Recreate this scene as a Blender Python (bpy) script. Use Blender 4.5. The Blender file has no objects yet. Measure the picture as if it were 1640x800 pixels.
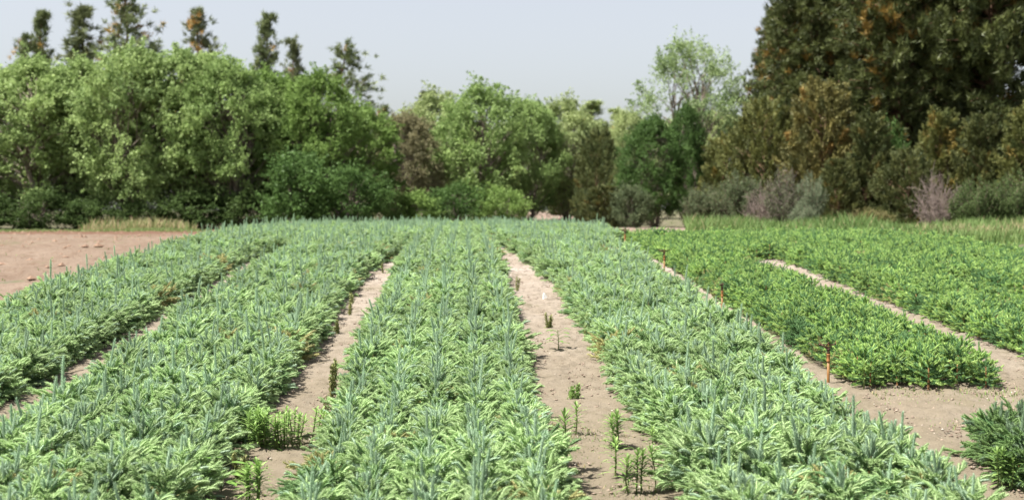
import bpy, math, random
import numpy as np

rng = np.random.default_rng(7)
random.seed(7)
scene = bpy.context.scene
COL = scene.collection
F = 50.0 / 36.0 * 1640.0          # focal length in photo pixels
R = math.radians

# ------------------------------------------------------------------ terrain
def zg(x, y):
    x = np.asarray(x, float); y = np.asarray(y, float)
    s = 0.055
    z = np.where(y < 20, s * y, 0)
    d = np.clip(y - 20, 0, 10)
    z = np.where(y >= 20, 1.1 + s * d - s / 20.0 * d * d, z)
    d = np.clip(y - 56, 0, 34)
    z = z + 0.022 * d * np.clip(d / 12, 0, 1)
    z = np.where(y < -4, -0.22, z)
    return z

def Zg(x, y):
    return float(zg(x, y))

def at(px, y):
    """lateral position of something standing at distance y"""
    return math.tan(math.atan((px - 820.0) / F) + math.atan(77 / F)) * y

def lum(px, top, y):
    """height of something at distance y"""
    z = 2.0 + (340 - top) * y / F
    return z - Zg(0, y)

# ------------------------------------------------------------------ mesh building
class MB:
    def __init__(s):
        s.V = []; s.T = []; s.M = []; s.A = []; s.n = 0
    def add(s, v, t, mat=0, tint=0.5):
        v = np.asarray(v, np.float32).reshape(-1, 3); t = np.asarray(t, np.int64).reshape(-1, 3)
        s.V.append(v); s.T.append(t + s.n)
        s.M.append(np.full(len(t), mat, np.int32))
        a = np.empty(len(v), np.float32); a[:] = tint
        s.A.append(a); s.n += len(v)
    def merge(s, o):
        for v, t, m, a in zip(o.V, o.T, o.M, o.A):
            pass
        if o.n:
            v, t, m, a = o.arrays()
            s.V.append(v); s.T.append(t + s.n); s.M.append(m); s.A.append(a); s.n += len(v)
    def arrays(s):
        return np.concatenate(s.V), np.concatenate(s.T), np.concatenate(s.M), np.concatenate(s.A)
    def mesh(s, name, mats, smooth=False):
        v, t, m, a = s.arrays()
        me = bpy.data.meshes.new(name)
        me.vertices.add(len(v)); me.vertices.foreach_set('co', v.ravel())
        me.loops.add(len(t) * 3); me.loops.foreach_set('vertex_index', t.ravel().astype(np.int32))
        me.polygons.add(len(t)); me.polygons.foreach_set('loop_start', np.arange(0, len(t) * 3, 3, dtype=np.int32))
        for mt in mats: me.materials.append(mt)
        me.polygons.foreach_set('material_index', m)
        me.polygons.foreach_set('use_smooth', np.full(len(t), smooth))
        at_ = me.attributes.new('tint', 'FLOAT', 'POINT'); at_.data.foreach_set('value', a)
        me.update(calc_edges=True)
        return me

def norm(v):
    v = np.asarray(v, float)
    return v / (np.linalg.norm(v, axis=-1, keepdims=True) + 1e-9)

def frame(t):
    t = norm(t)
    up = np.where(np.abs(t[..., 2:3]) > 0.9, np.array([1.0, 0, 0]), np.array([0, 0, 1.0]))
    u = norm(np.cross(t, up)); w = np.cross(t, u)
    return u, w

def tube(mb, pts, rad, n=6, mat=0, tint=0.5, cap=True):
    pts = np.asarray(pts, float); k = len(pts)
    rad = np.broadcast_to(np.asarray(rad, float), (k,))
    tan = np.gradient(pts, axis=0)
    u, w = frame(tan)
    for i in range(1, k):                       # keep the ring from twisting
        if np.dot(u[i], u[i - 1]) < 0: u[i] = -u[i]; w[i] = -w[i]
    a = np.linspace(0, 2 * math.pi, n, endpoint=False)
    ring = pts[:, None, :] + rad[:, None, None] * (np.cos(a)[None, :, None] * u[:, None, :] + np.sin(a)[None, :, None] * w[:, None, :])
    v = ring.reshape(-1, 3); t = []
    for i in range(k - 1):
        for j in range(n):
            p, q = i * n + j, i * n + (j + 1) % n
            t += [(p, q, q + n), (p, q + n, p + n)]
    if cap:
        v = np.concatenate([v, pts[:1], pts[-1:]])
        c0, c1 = k * n, k * n + 1
        for j in range(n):
            t += [(c0, (j + 1) % n, j), (c1, (k - 1) * n + j, (k - 1) * n + (j + 1) % n)]
    mb.add(v, t, mat, tint)

def lathe(mb, prof, n=14, mat=0, tint=0.5):
    """prof: (radius, z) pairs"""
    tube(mb, [(0, 0, z) for r, z in prof], [r for r, z in prof], n, mat, tint)

def box(mb, c, s, mat=0, tint=0.5, rz=0.0):
    x, y, z = np.array(s) / 2.0
    v = np.array([(a * x, b * y, d * z) for a in (-1, 1) for b in (-1, 1) for d in (-1, 1)])
    cs, sn = math.cos(rz), math.sin(rz)
    v = np.stack([v[:, 0] * cs - v[:, 1] * sn, v[:, 0] * sn + v[:, 1] * cs, v[:, 2]], 1) + np.array(c)
    t = [(0, 1, 3), (0, 3, 2), (4, 6, 7), (4, 7, 5), (0, 4, 5), (0, 5, 1), (2, 3, 7), (2, 7, 6), (0, 2, 6), (0, 6, 4), (1, 5, 7), (1, 7, 3)]
    mb.add(v, t, mat, tint)

# ------------------------------------------------------------------ materials
def newmat(name):
    m = bpy.data.materials.new(name); m.use_nodes = True
    nt = m.node_tree; nt.nodes.clear()
    return m, nt, nt.nodes, nt.links

def leaf_mat(name, c0, c1, c2=None, transl=0.3, rough=0.55, obj_color=False, spec=0.25):
    """c0..c1 over the per-clump tint, c2 for the few tinted above 0.9"""
    m, nt, N, L = newmat(name)
    out = N.new('ShaderNodeOutputMaterial')
    at_ = N.new('ShaderNodeAttribute'); at_.attribute_name = 'tint'
    ramp = N.new('ShaderNodeValToRGB')
    e = ramp.color_ramp.elements
    e[0].position = 0.0; e[0].color = (*c0, 1)
    e[1].position = 0.85; e[1].color = (*c1, 1)
    if c2:
        q = ramp.color_ramp.elements.new(0.93); q.color = (*c2, 1)
    L.new(at_.outputs['Fac'], ramp.inputs['Fac'])
    oi = N.new('ShaderNodeObjectInfo')
    mul = N.new('ShaderNodeMix'); mul.data_type = 'RGBA'; mul.blend_type = 'MULTIPLY'; mul.inputs['Factor'].default_value = 1.0
    L.new(ramp.outputs['Color'], mul.inputs['A'])
    if obj_color:
        L.new(oi.outputs['Color'], mul.inputs['B'])
    else:
        mr = N.new('ShaderNodeMapRange'); mr.inputs['To Min'].default_value = 0.8; mr.inputs['To Max'].default_value = 1.15
        L.new(oi.outputs['Random'], mr.inputs['Value']); L.new(mr.outputs['Result'], mul.inputs['B'])
    p = N.new('ShaderNodeBsdfPrincipled')
    p.inputs['Roughness'].default_value = rough
    p.inputs['Specular IOR Level'].default_value = spec
    L.new(mul.outputs['Result'], p.inputs['Base Color'])
    t = N.new('ShaderNodeBsdfTranslucent'); L.new(mul.outputs['Result'], t.inputs['Color'])
    mx = N.new('ShaderNodeMixShader'); mx.inputs['Fac'].default_value = transl
    L.new(p.outputs['BSDF'], mx.inputs[1]); L.new(t.outputs['BSDF'], mx.inputs[2])
    L.new(mx.outputs['Shader'], out.inputs['Surface'])
    return m

def solid_mat(name, c0, c1=None, scale=30.0, rough=0.7, metal=0.0, bump=0.0, spec=0.3):
    m, nt, N, L = newmat(name)
    out = N.new('ShaderNodeOutputMaterial'); p = N.new('ShaderNodeBsdfPrincipled')
    p.inputs['Roughness'].default_value = rough; p.inputs['Metallic'].default_value = metal
    p.inputs['Specular IOR Level'].default_value = spec
    tc = N.new('ShaderNodeTexCoord')
    n = N.new('ShaderNodeTexNoise'); n.inputs['Scale'].default_value = scale; n.inputs['Detail'].default_value = 6
    L.new(tc.outputs['Object'], n.inputs['Vector'])
    r = N.new('ShaderNodeValToRGB')
    r.color_ramp.elements[0].position = 0.35; r.color_ramp.elements[0].color = (*c0, 1)
    r.color_ramp.elements[1].position = 0.65; r.color_ramp.elements[1].color = (*(c1 or c0), 1)
    L.new(n.outputs['Fac'], r.inputs['Fac']); L.new(r.outputs['Color'], p.inputs['Base Color'])
    if bump:
        b = N.new('ShaderNodeBump'); b.inputs['Strength'].default_value = bump; b.inputs['Distance'].default_value = 0.02
        L.new(n.outputs['Fac'], b.inputs['Height']); L.new(b.outputs['Normal'], p.inputs['Normal'])
    L.new(p.outputs['BSDF'], out.inputs['Surface'])
    return m

def soil_mat(name, base, dark, pale, green=None, green_amt=0.5, gscale=0.9, stretch=1.0, bump=0.6, fine=26.0, band=None, near=None):
    """bare earth: broad patches, fine grain, dark crumbs, moss; world coordinates"""
    m, nt, N, L = newmat(name)
    out = N.new('ShaderNodeOutputMaterial'); p = N.new('ShaderNodeBsdfPrincipled')
    p.inputs['Roughness'].default_value = 0.95; p.inputs['Specular IOR Level'].default_value = 0.1
    geo = N.new('ShaderNodeNewGeometry')
    mp = N.new('ShaderNodeMapping'); mp.inputs['Scale'].default_value = (1, stretch, 1)
    L.new(geo.outputs['Position'], mp.inputs['Vector'])
    def noise(s, d=6, rough=0.6, vec=mp):
        n = N.new('ShaderNodeTexNoise'); n.inputs['Scale'].default_value = s; n.inputs['Detail'].default_value = d
        n.inputs['Roughness'].default_value = rough
        L.new(vec.outputs[0], n.inputs['Vector']); return n
    def ramp(n, a, b, c0=(0, 0, 0, 1), c1=(1, 1, 1, 1), sock='Fac'):
        r = N.new('ShaderNodeValToRGB'); r.color_ramp.elements[0].position = a; r.color_ramp.elements[0].color = c0
        r.color_ramp.elements[1].position = b; r.color_ramp.elements[1].color = c1
        L.new(n.outputs[sock], r.inputs['Fac']); return r
    def mix(fac, a, b):
        x = N.new('ShaderNodeMix'); x.data_type = 'RGBA'
        L.new(fac, x.inputs['Factor'])
        for k, v in (('A', a), ('B', b)):
            if isinstance(v, tuple): x.inputs[k].default_value = (*v, 1)
            else: L.new(v, x.inputs[k])
        return x.outputs['Result']
    big = noise(0.8, 5); mid = noise(6, 8, 0.65); fin = noise(fine, 6, 0.7); fin2 = noise(fine * 4, 3, 0.7)
    c = mix(ramp(big, 0.35, 0.68).outputs['Color'], base, pale)
    r2 = ramp(mid, 0.5, 0.72)
    c = mix(r2.outputs['Color'], c, dark)
    r3 = ramp(fin, 0.57, 0.72)
    c = mix(r3.outputs['Color'], c, tuple(x * 0.55 for x in dark))
    r4 = ramp(fin2, 0.62, 0.75)
    c = mix(r4.outputs['Color'], c, tuple(min(1, x * 1.25) for x in pale))
    if green:
        g = ramp(noise(gscale * 3, 9, 0.75), 0.62 - green_amt * 0.25, 0.80 - green_amt * 0.2)
        c = mix(g.outputs['Color'], c, green)
    if near:                                      # damper, mossy end of the paths
        y0, y1, col = near
        sep = N.new('ShaderNodeSeparateXYZ'); L.new(geo.outputs['Position'], sep.inputs[0])
        wob = N.new('ShaderNodeMath'); wob.operation = 'MULTIPLY_ADD'; wob.inputs[1].default_value = -7.0
        L.new(mid.outputs['Fac'], wob.inputs[0]); L.new(sep.outputs['Y'], wob.inputs[2])
        mr = N.new('ShaderNodeMapRange'); mr.inputs['From Min'].default_value = y1 - 3.5; mr.inputs['From Max'].default_value = y0 - 3.5
        mr.inputs['To Max'].default_value = .9
        L.new(wob.outputs[0], mr.inputs['Value'])
        c = mix(mr.outputs['Result'], c, col)
    if band:                                      # the far strip of freshly turned redder earth
        y0, y1, col = band
        sep = N.new('ShaderNodeSeparateXYZ'); L.new(geo.outputs['Position'], sep.inputs[0])
        wob = N.new('ShaderNodeMath'); wob.operation = 'MULTIPLY_ADD'; wob.inputs[1].default_value = 2.2
        L.new(mid.outputs['Fac'], wob.inputs[0]); L.new(sep.outputs['Y'], wob.inputs[2])
        mr = N.new('ShaderNodeMapRange'); mr.inputs['From Min'].default_value = y0; mr.inputs['From Max'].default_value = y1
        L.new(wob.outputs[0], mr.inputs['Value'])
        c = mix(mr.outputs['Result'], c, col)
    L.new(c, p.inputs['Base Color'])
    ad = N.new('ShaderNodeMath'); ad.operation = 'MULTIPLY_ADD'; ad.inputs[1].default_value = 0.5
    L.new(fin.outputs['Fac'], ad.inputs[0]); L.new(mid.outputs['Fac'], ad.inputs[2])
    b = N.new('ShaderNodeBump'); b.inputs['Strength'].default_value = bump; b.inputs['Distance'].default_value = 0.03
    L.new(ad.outputs[0], b.inputs['Height']); L.new(b.outputs['Normal'], p.inputs['Normal'])
    L.new(p.outputs['BSDF'], out.inputs['Surface'])
    return m

# ------------------------------------------------------------------ objects
def link(o, parent=None):
    COL.objects.link(o)
    if parent: o.parent = parent
    return o
def mobj(name, me, parent=None, loc=None):
    o = bpy.data.objects.new(name, me); link(o, parent)
    if loc is not None: o.location = loc
    return o
def tag(o, label=None, cat=None, group=None, kind=None):
    if label: o['label'] = label
    if cat: o['category'] = cat
    if group: o['group'] = group
    if kind: o['kind'] = kind
    return o
def empty(name, loc, rz=0.0, label=None, cat=None, group=None):
    o = bpy.data.objects.new(name, None); o.empty_display_size = 0.1
    link(o); o.location = loc; o.rotation_euler = (0, 0, rz)
    return tag(o, label, cat, group)

# ------------------------------------------------------------------ ground
def smooth_noise(x, y, s, seed):
    """cheap value noise, vectorised"""
    def h(i, j):
        n = np.sin(i * 127.1 + j * 311.7 + seed * 74.7) * 43758.5453
        return n - np.floor(n)
    fx, fy = x * s, y * s
    ix, iy = np.floor(fx), np.floor(fy); u, v = fx - ix, fy - iy
    u = u * u * (3 - 2 * u); v = v * v * (3 - 2 * v)
    return (h(ix, iy) * (1 - u) + h(ix + 1, iy) * u) * (1 - v) + (h(ix, iy + 1) * (1 - u) + h(ix + 1, iy + 1) * u) * v - 0.5

def sheet(name, xs, ys, mat, lift=0.0, bumps=(), edge=None):
    X, Y = np.meshgrid(xs, ys)
    if edge:
        X = X + edge(X, Y)
    Z = zg(X, Y) + lift
    for s, a, sd in bumps:
        Z = Z + a * smooth_noise(X, Y, s, sd)
    v = np.stack([X, Y, Z], -1).reshape(-1, 3)
    nx, ny = len(xs), len(ys)
    i = np.arange(nx - 1)[None, :] + np.arange(ny - 1)[:, None] * nx
    i = i.ravel()
    t = np.concatenate([np.stack([i, i + 1, i + nx + 1], 1), np.stack([i, i + nx + 1, i + nx], 1)])
    mb = MB(); mb.add(v, t)
    o = mobj(name, mb.mesh(name, [mat], True)); o['kind'] = 'structure'
    return o

M_ground = soil_mat('field_earth', (.13, .11, .08), (.09, .07, .052), (.165, .14, .105), green=(.075, .095, .035), green_amt=0.8)
M_path = soil_mat('path_earth', (.238, .198, .158), (.128, .104, .084), (.315, .272, .235), green=(.105, .105, .055), green_amt=0.25, gscale=0.5, bump=0.9, near=(9.0, 21, (.155, .130, .090)))
M_cross = soil_mat('crossing_earth', (.165, .128, .092), (.105, .08, .058), (.205, .168, .128), green=(.095, .105, .045), green_amt=0.5, gscale=2.0, bump=0.8)
M_left = soil_mat('left_field_earth', (.152, .110, .080), (.108, .070, .048), (.185, .142, .108), green=(.112, .106, .060), green_amt=0.25, gscale=0.35, stretch=0.4, band=(37.0, 40.5, (.118, .068, .046)), bump=1.0)
M_sand = soil_mat('track_sand', (.190, .140, .112), (.140, .099, .077), (.231, .183, .148), bump=0.5)
M_turf = soil_mat('turf_earth', (.13, .165, .06), (.09, .12, .045), (.2, .2, .1), green=(.11, .17, .05), green_amt=0.9)

def axis(lo, hi, step, far):
    a = list(np.arange(lo, hi + step / 2, step)); s = step
    l, h = [], []
    x = hi
    while x < far: s *= 1.5; x += s; h.append(x)
    s = step; x = lo
    while x > -far: s *= 1.5; x -= s; l.append(x)
    return np.array(l[::-1] + a + h)
sheet('ground', axis(-40, 36, 0.5, 2500), axis(-6, 100, 0.5, 2500), M_ground)

fine = [(11, .03, 1), (32, .018, 2), (3, .03, 3)]
def strip(name, x0, x1, y0, y1, mat, dx=0.03, dy=0.04, lift=0.03, bumps=fine):
    return sheet(name, np.linspace(x0, x1, max(2, int((x1 - x0) / dx) + 1)), np.linspace(y0, y1, int((y1 - y0) / dy) + 1), mat, lift, bumps)
strip('path', -1.62, -0.62, 5.0, 27.0, M_path)
strip('path', 0.30, 1.34, 5.0, 27.0, M_path)
strip('path', -3.60, -2.52, 5.0, 34.0, M_path)
strip('path', 2.36, 3.02, 11.4, 34.0, M_path)
strip('path', 3.98, 5.06, 11.4, 30.0, M_path)
strip('path', 2.36, 5.6, 5.0, 11.4, M_path)
sheet('field', np.arange(-30, -4.2, 0.12), np.arange(8, 45.6, 0.12), M_left, 0.035, [(5, .05, 4), (1.3, .07, 5), (14, .03, 6)])
sheet('field', np.arange(2.9, 8.6, 0.14), np.arange(28.5, 57, 0.2), M_sand, 0.05, [(4, .04, 8), (1.1, .08, 9)])
sheet('track', np.arange(2.3, 5.6, 0.2), np.arange(57.1, 82, 0.3), M_sand, 0.08, [(2, .05, 8)], edge=lambda x, y: 0.9 * np.sin(y * 0.13) * 0.5)

# ------------------------------------------------------------------ spruce seedlings
UP = np.array([0, 0, 1.0])
def shoot(mb, base, d, L, r, n, mat, tint, bend=0.0, wid=0.0045, core=0.35, tipang=30.0):
    """one bottle-brush shoot: a woody core hidden by forward-pointing needles"""
    d = norm(d); base = np.asarray(base, float)
    k = 5
    s = np.linspace(0, 1, k)
    dirs = d[None] + (bend * s + min(0, bend - .25) * 1.6 * np.clip(s - .35, 0, 1))[:, None] * UP[None]
    dirs = norm(dirs)
    pts = base + np.concatenate([[np.zeros(3)], np.cumsum((dirs[:-1] + dirs[1:]) / 2 * L / (k - 1), 0)])
    tube(mb, pts, r * core * np.array([0.8, 1.05, 1.1, 1.05, 0.75]), 5, mat, tint, cap=False)
    t = np.linspace(0.0, 1.0, n) ** 0.8
    p = np.stack([np.interp(t, s, pts[:, i]) for i in range(3)], 1)
    tg = norm(np.stack([np.interp(t, s, dirs[:, i]) for i in range(3)], 1))
    u, w = frame(tg)
    phi = np.arange(n) * 2.39996 + rng.random() * 6 + rng.normal(0, .25, n)
    rad = np.cos(phi)[:, None] * u + np.sin(phi)[:, None] * w
    A = np.radians(np.interp(t, [0, .8, .93, 1], [64, 54, 46, tipang])) + rng.normal(0, .12, n)
    nd = np.cos(A)[:, None] * tg + np.sin(A)[:, None] * rad
    ln = r * 1.25 * np.interp(t, [0, .15, .85, 1], [.75, 1, 1, .72]) * rng.uniform(.85, 1.15, n)
    side = norm(np.cross(nd, rad)) * math.cos(0.6) + norm(np.cross(nd, tg)) * math.sin(0.6) * rng.choice([-1, 1], n)[:, None]
    side = norm(side)
    a = p + rad * r * core * .6 - side * wid / 2
    b = p + rad * r * core * .6 + side * wid / 2
    c = p + nd * ln[:, None]
    v = np.stack([a, b, c], 1).reshape(-1, 3)
    f = np.arange(3 * n).reshape(-1, 3)
    tt = np.repeat(np.clip(tint + rng.normal(0, .06, n), 0, .88), 3)
    mb.add(v, f, mat, tt)

def sph(az, el):
    return np.array([math.cos(az) * math.cos(el), math.sin(az) * math.cos(el), math.sin(el)])

NVAR = 9
VARP = [.135] * 6 + [.10, .06, .03]      # six usual shapes, two darker weak ones, one yellowing
def seedling(kind, lod, var=0):
    """returns (stem, leader, foliage) builders. materials: 0 bark, 1 blue-grey new shoot, 2 pale green side shoot"""
    st, ld, fo = MB(), MB(), MB()
    A, B, O = (1, 2, 7) if kind == 'blue' else (5, 6, 3)
    C, D = 3, 4
    if var in (6, 7): B = O; D = 3
    if var == 8: A, B, C, D = 8, 8, 3, 8
    small = {6: .8, 7: .65, 8: .75}.get(var, 1.0)
    q = 1.0 if lod == 0 else 0.42
    wd = (0.0042 if lod == 0 else 0.008)
    def sh(mb, base, d, L, r, mat, tint, bend=0.0, dens=620):
        n = max(10, int(L * dens * q))
        shoot(mb, base, d, L, r, n, mat, tint, bend, wd)
    if kind != 'green':
        H = rng.uniform(.17, .215) * small; LH = small * [.095, .11, .125, .14, .165, .215, .12, .10, .10][var] * rng.uniform(.9, 1.1)
        lean = np.array([rng.normal(0, .07), rng.normal(0, .07), 1.0])
        top = lean * H
        tube(st, [(0, 0, -.02), top * .5, top, top + lean * .016], [.007, .0065, .0075, .0085], 6, 0, .5)
        sh(ld, top + lean * .012, lean + rng.normal(0, .07, 3), LH, .0185, A, rng.uniform(.2, .8), 0, 760)
        k = rng.integers(5, 9); a0 = rng.random() * 6.28
        for i in range(k):                                   # the ring of upright shoots round the leader
            a = a0 + i * 6.28 / k + rng.normal(0, .25)
            sh(fo, top - lean * rng.uniform(.0, .035), sph(a, R(rng.uniform(52, 82))), rng.uniform(.06, .13), .0175, A, rng.uniform(.25, .85), rng.uniform(-.15, .35), 700)
        whorls = [(.88, 5, 46, .115, B), (.72, 6, 34, .155, B), (.55, 7, 24, .185, B), (.38, 7, 13, .205, B), (.2, 6, 5, .19, B)]
        for hz, cnt, el, ln, mt in whorls:
            a0 = rng.random() * 6.28
            for i in range(cnt):
                a = a0 + i * 6.28 / cnt + rng.normal(0, .3)
                e = R(el + rng.normal(0, 9)); d = sph(a, e); l = ln * rng.uniform(.7, 1.2)
                b = top * hz
                sh(fo, b, d, l * .8, .0125, A if mt == A else O, rng.uniform(.15, .85), rng.uniform(-.2, .15), 480)
                sh(fo, b + d * l * .72, d + UP * rng.uniform(-.15, .25), rng.uniform(.05, .08), .015, mt, rng.uniform(.15, .85), rng.uniform(-.3, .1), 640)
                ns = rng.integers(2, 4) if hz > .8 else rng.integers(5, 9)
                for j in range(ns):
                    tq = rng.uniform(.3, .95); sd = rng.choice([-1, 1])
                    d2 = norm(d + sd * np.cross(d, UP) * rng.uniform(.4, 1.1) + UP * rng.uniform(-.15, .55))
                    sh(fo, b + d * l * tq, d2, rng.uniform(.045, .078), .0145, (B if rng.random() < .86 else A) if tq > .42 else O, rng.uniform(.05, .88), rng.uniform(-.3, .1), 640)
    else:
        H = rng.uniform(.17, .215) * small; LH = small * [.05, .06, .07, .08, .09, .11, .07, .06, .06][var] * rng.uniform(.9, 1.1)
        lean = np.array([rng.normal(0, .05), rng.normal(0, .05), 1.0]); top = lean * H
        tube(st, [(0, 0, -.02), top * .5, top, top + lean * .01], [.007, .006, .005, .005], 6, 0, .5)
        sh(ld, top, lean, LH, .0145, 3, rng.uniform(.2, .7))
        for hz, cnt, el, ln in [(1.0, 5, 45, .065), (.8, 6, 30, .10), (.6, 7, 18, .13), (.4, 7, 8, .15), (.2, 6, 2, .14)]:
            a0 = rng.random() * 6.28
            for i in range(cnt):
                a = a0 + i * 6.28 / cnt + rng.normal(0, .3)
                d = sph(a, R(el + rng.normal(0, 10))); l = ln * rng.uniform(.8, 1.2); b = top * hz
                sh(fo, b, d, l, .0125, 3, rng.uniform(.0, .5), .2, 480)
                for j in range(2 if hz > .9 else 6):
                    tq = rng.uniform(.35, 1.0); sd = rng.choice([-1, 1])
                    d2 = norm(d * .8 + sd * np.cross(d, UP) * rng.uniform(.3, 1.0) + UP * rng.uniform(-.1, .7))
                    sh(fo, b + d * l * tq, d2, rng.uniform(.028, .055), .0118, D if rng.random() < .8 else 3, rng.uniform(.05, .88), .1, 640)
    return st, ld, fo

M_bark = solid_mat('seedling_bark', (.33, .17, .075), (.46, .25, .11), 60, .8)
M_new = leaf_mat('blue_spruce_needles', (.245, .365, .225), (.395, .525, .365), transl=.25, rough=.6)
M_side = leaf_mat('pale_spruce_needles', (.295, .435, .175), (.455, .595, .295), transl=.3, rough=.6)
M_dk = leaf_mat('dark_spruce_needles', (.095, .203, .074), (.169, .297, .119), transl=.2, rough=.55)
M_gt = leaf_mat('fresh_spruce_tips', (.235, .388, .100), (.435, .594, .194), transl=.25, rough=.55)
M_cn = leaf_mat('shaded_blue_spruce_needles', (.13, .205, .115), (.22, .31, .185), transl=.2)  # blue seedling needles with the corner bed's shaded side put into the colour
M_cs = leaf_mat('shaded_pale_spruce_needles', (.12, .215, .070), (.22, .335, .125), transl=.25)  # pale side needles darkened the same way for shade
M_old = leaf_mat('older_spruce_needles', (.138, .246, .096), (.240, .372, .156), transl=.2)
M_yel = leaf_mat('yellowing_spruce_needles', (.30, .31, .12), (.43, .41, .19), transl=.25)
SM = [M_bark, M_new, M_side, M_dk, M_gt, M_cn, M_cs, M_old, M_yel]

PROTO = {}
hidden = {}
for kind in ('blue', 'green', 'dark'):
    near = []
    for i in range(NVAR):
        st, ld, fo = seedling(kind, 0, i)
        near.append((st.mesh('stem', SM), ld.mesh('leader', SM), fo.mesh('foliage', SM)))
    PROTO[kind] = near
    for lod in (0, 1):
        c = bpy.data.collections.new(f'{kind} seedlings {lod}')
        for i in range(NVAR):
            st, ld, fo = seedling(kind, lod, i)
            a = MB(); a.merge(st); a.merge(ld); a.merge(fo)
            c.objects.link(bpy.data.objects.new('seedling_shape', a.mesh('seedling', SM)))
        hidden[kind, lod] = c

BEDS = [  # kind, first row, row step, rows, y0, y1, spacing
    ('blue', -.735, .273, 5, 5.2, 44.5, .165),
    ('blue', 1.33, .28, 5, 5.2, 44.5, .165),
    ('blue', -2.66, .28, 5, 5.2, 44.5, .165),
    ('blue', -4.62, .29, 5, 8.5, 44.5, .165),
    ('dark', 3.2, .215, 5, 5.4, 8.6, .165),  # same seedlings as the blue beds, shade painted into their greens
    ('green', 3.17, .24, 5, 11.0, 28.0, .145),
    ('green', 5.06, .225, 5, 10.0, 28.5, .145),
    ('green', 6.50, .215, 5, 12.0, 29.0, .145),
    ('green', 7.95, .215, 4, 16.0, 27.0, .145),
    # the far ends, where the seedlings close over the paths
    ('blue', -1.42, .1, 1, 20.5, 44.5, .165), ('blue', -1.35, .1, 1, 22.0, 44.5, .165), ('blue', -1.25, .1, 1, 23.2, 44.5, .165), ('blue', -1.1, .1, 1, 24.8, 44.5, .165), ('blue', -.95, .1, 1, 26.6, 44.5, .165),
    ('blue', .58, .1, 1, 26.4, 44.5, .165), ('blue', .75, .1, 1, 25.6, 44.5, .165), ('blue', .92, .1, 1, 24.0, 44.5, .165), ('blue', 1.2, .1, 1, 19.3, 44.5, .165), ('blue', 1.08, .1, 1, 21.6, 44.5, .165),
    ('blue', -3.04, .19, 1, 23.5, 44.5, .165), ('blue', 2.72, .2, 2, 27.0, 44.5, .165),
    ('green', 4.35, .17, 4, 22.5, 28.0, .145), ('green', 6.15, .2, 2, 18.0, 28.5, .145), ('green', 7.65, .2, 2, 18.0, 28, .145),
]
ROWN = ["leftmost row", "second row", "middle row", "fourth row", "rightmost row"]
ROWN4 = ["leftmost row", "second row", "third row", "rightmost row"]
BEDN = ['bed between the bare paths', 'bed right of the right path', 'bed left of the left path', 'bed beside the bare field',
        'shade-toned corner bed', 'bed beside the sprinklers', 'second bright bed', 'third bright bed', 'fourth bright bed'] + ['far bed end'] * 20
plants = []
for bi, (kind, x0, dx, rows, y0, y1, sp) in enumerate(BEDS):
    for r in range(rows):
        ys = np.arange(y0, y1, sp)
        ys = ys + rng.normal(0, .02, len(ys)) + (r % 2) * sp / 2
        for y in ys:
            if rng.random() < .03: continue
            x = x0 + dx * r + rng.normal(0, .018)
            if not (-.42 < x / y < .50): continue
            px = 743 + F * x / y
            py = 340 + F * (2.0 - Zg(x, y) - .30) / y
            inview = -25 < px < 1665 and py < 815
            g = max(.6, 1.0 + .30 * float(smooth_noise(np.array(x), np.array(y), .9, 11)) + rng.normal(0, .10))
            plants.append((kind, bi, r, x, y, g, inview))

def pick(kind, n=298):
    idx = [i for i, p in enumerate(plants) if p[0] == kind and p[6]]
    idx.sort(key=lambda i: plants[i][4] ** 2 + plants[i][3] ** 2)
    return idx[:n]
chosen = set()
for kind, noun, adj in (('blue', 'blue_spruce_seedling', 'pale bluish'), ('green', 'green_spruce_seedling', 'bright green'), ('dark', 'shade_dark_spruce_seedling', 'shade-painted green')):
    for i in pick(kind):
        chosen.add(i)
        _k, bi, r, x, y, g, _v = plants[i]
        rows = BEDS[bi][3]
        rn = ROWN[r] if rows == 5 else ROWN4[r]
        vi = int(rng.choice(NVAR, p=np.array(VARP) / sum(VARP)))
        look = adj if vi < 6 else 'stunted yellowing' if vi == 8 else 'stunted darker'
        lab = f"{look} seedling near the front of the {rn}, {BEDN[bi]}"
        o = empty(noun, (x, y, Zg(x, y) + .02), 0, lab, 'spruce seedling', f"{look} seedlings in the {rn}, {BEDN[bi]}")
        o.scale = (g, g, g * rng.uniform(.92, 1.1))
        o.rotation_euler = (rng.normal(0, .07), rng.normal(0, .07), rng.random() * 6.28)
        v = PROTO[kind][vi]
        for nm, me in zip(('stem', 'leader', 'foliage'), v):
            mobj(nm, me, o)

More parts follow.
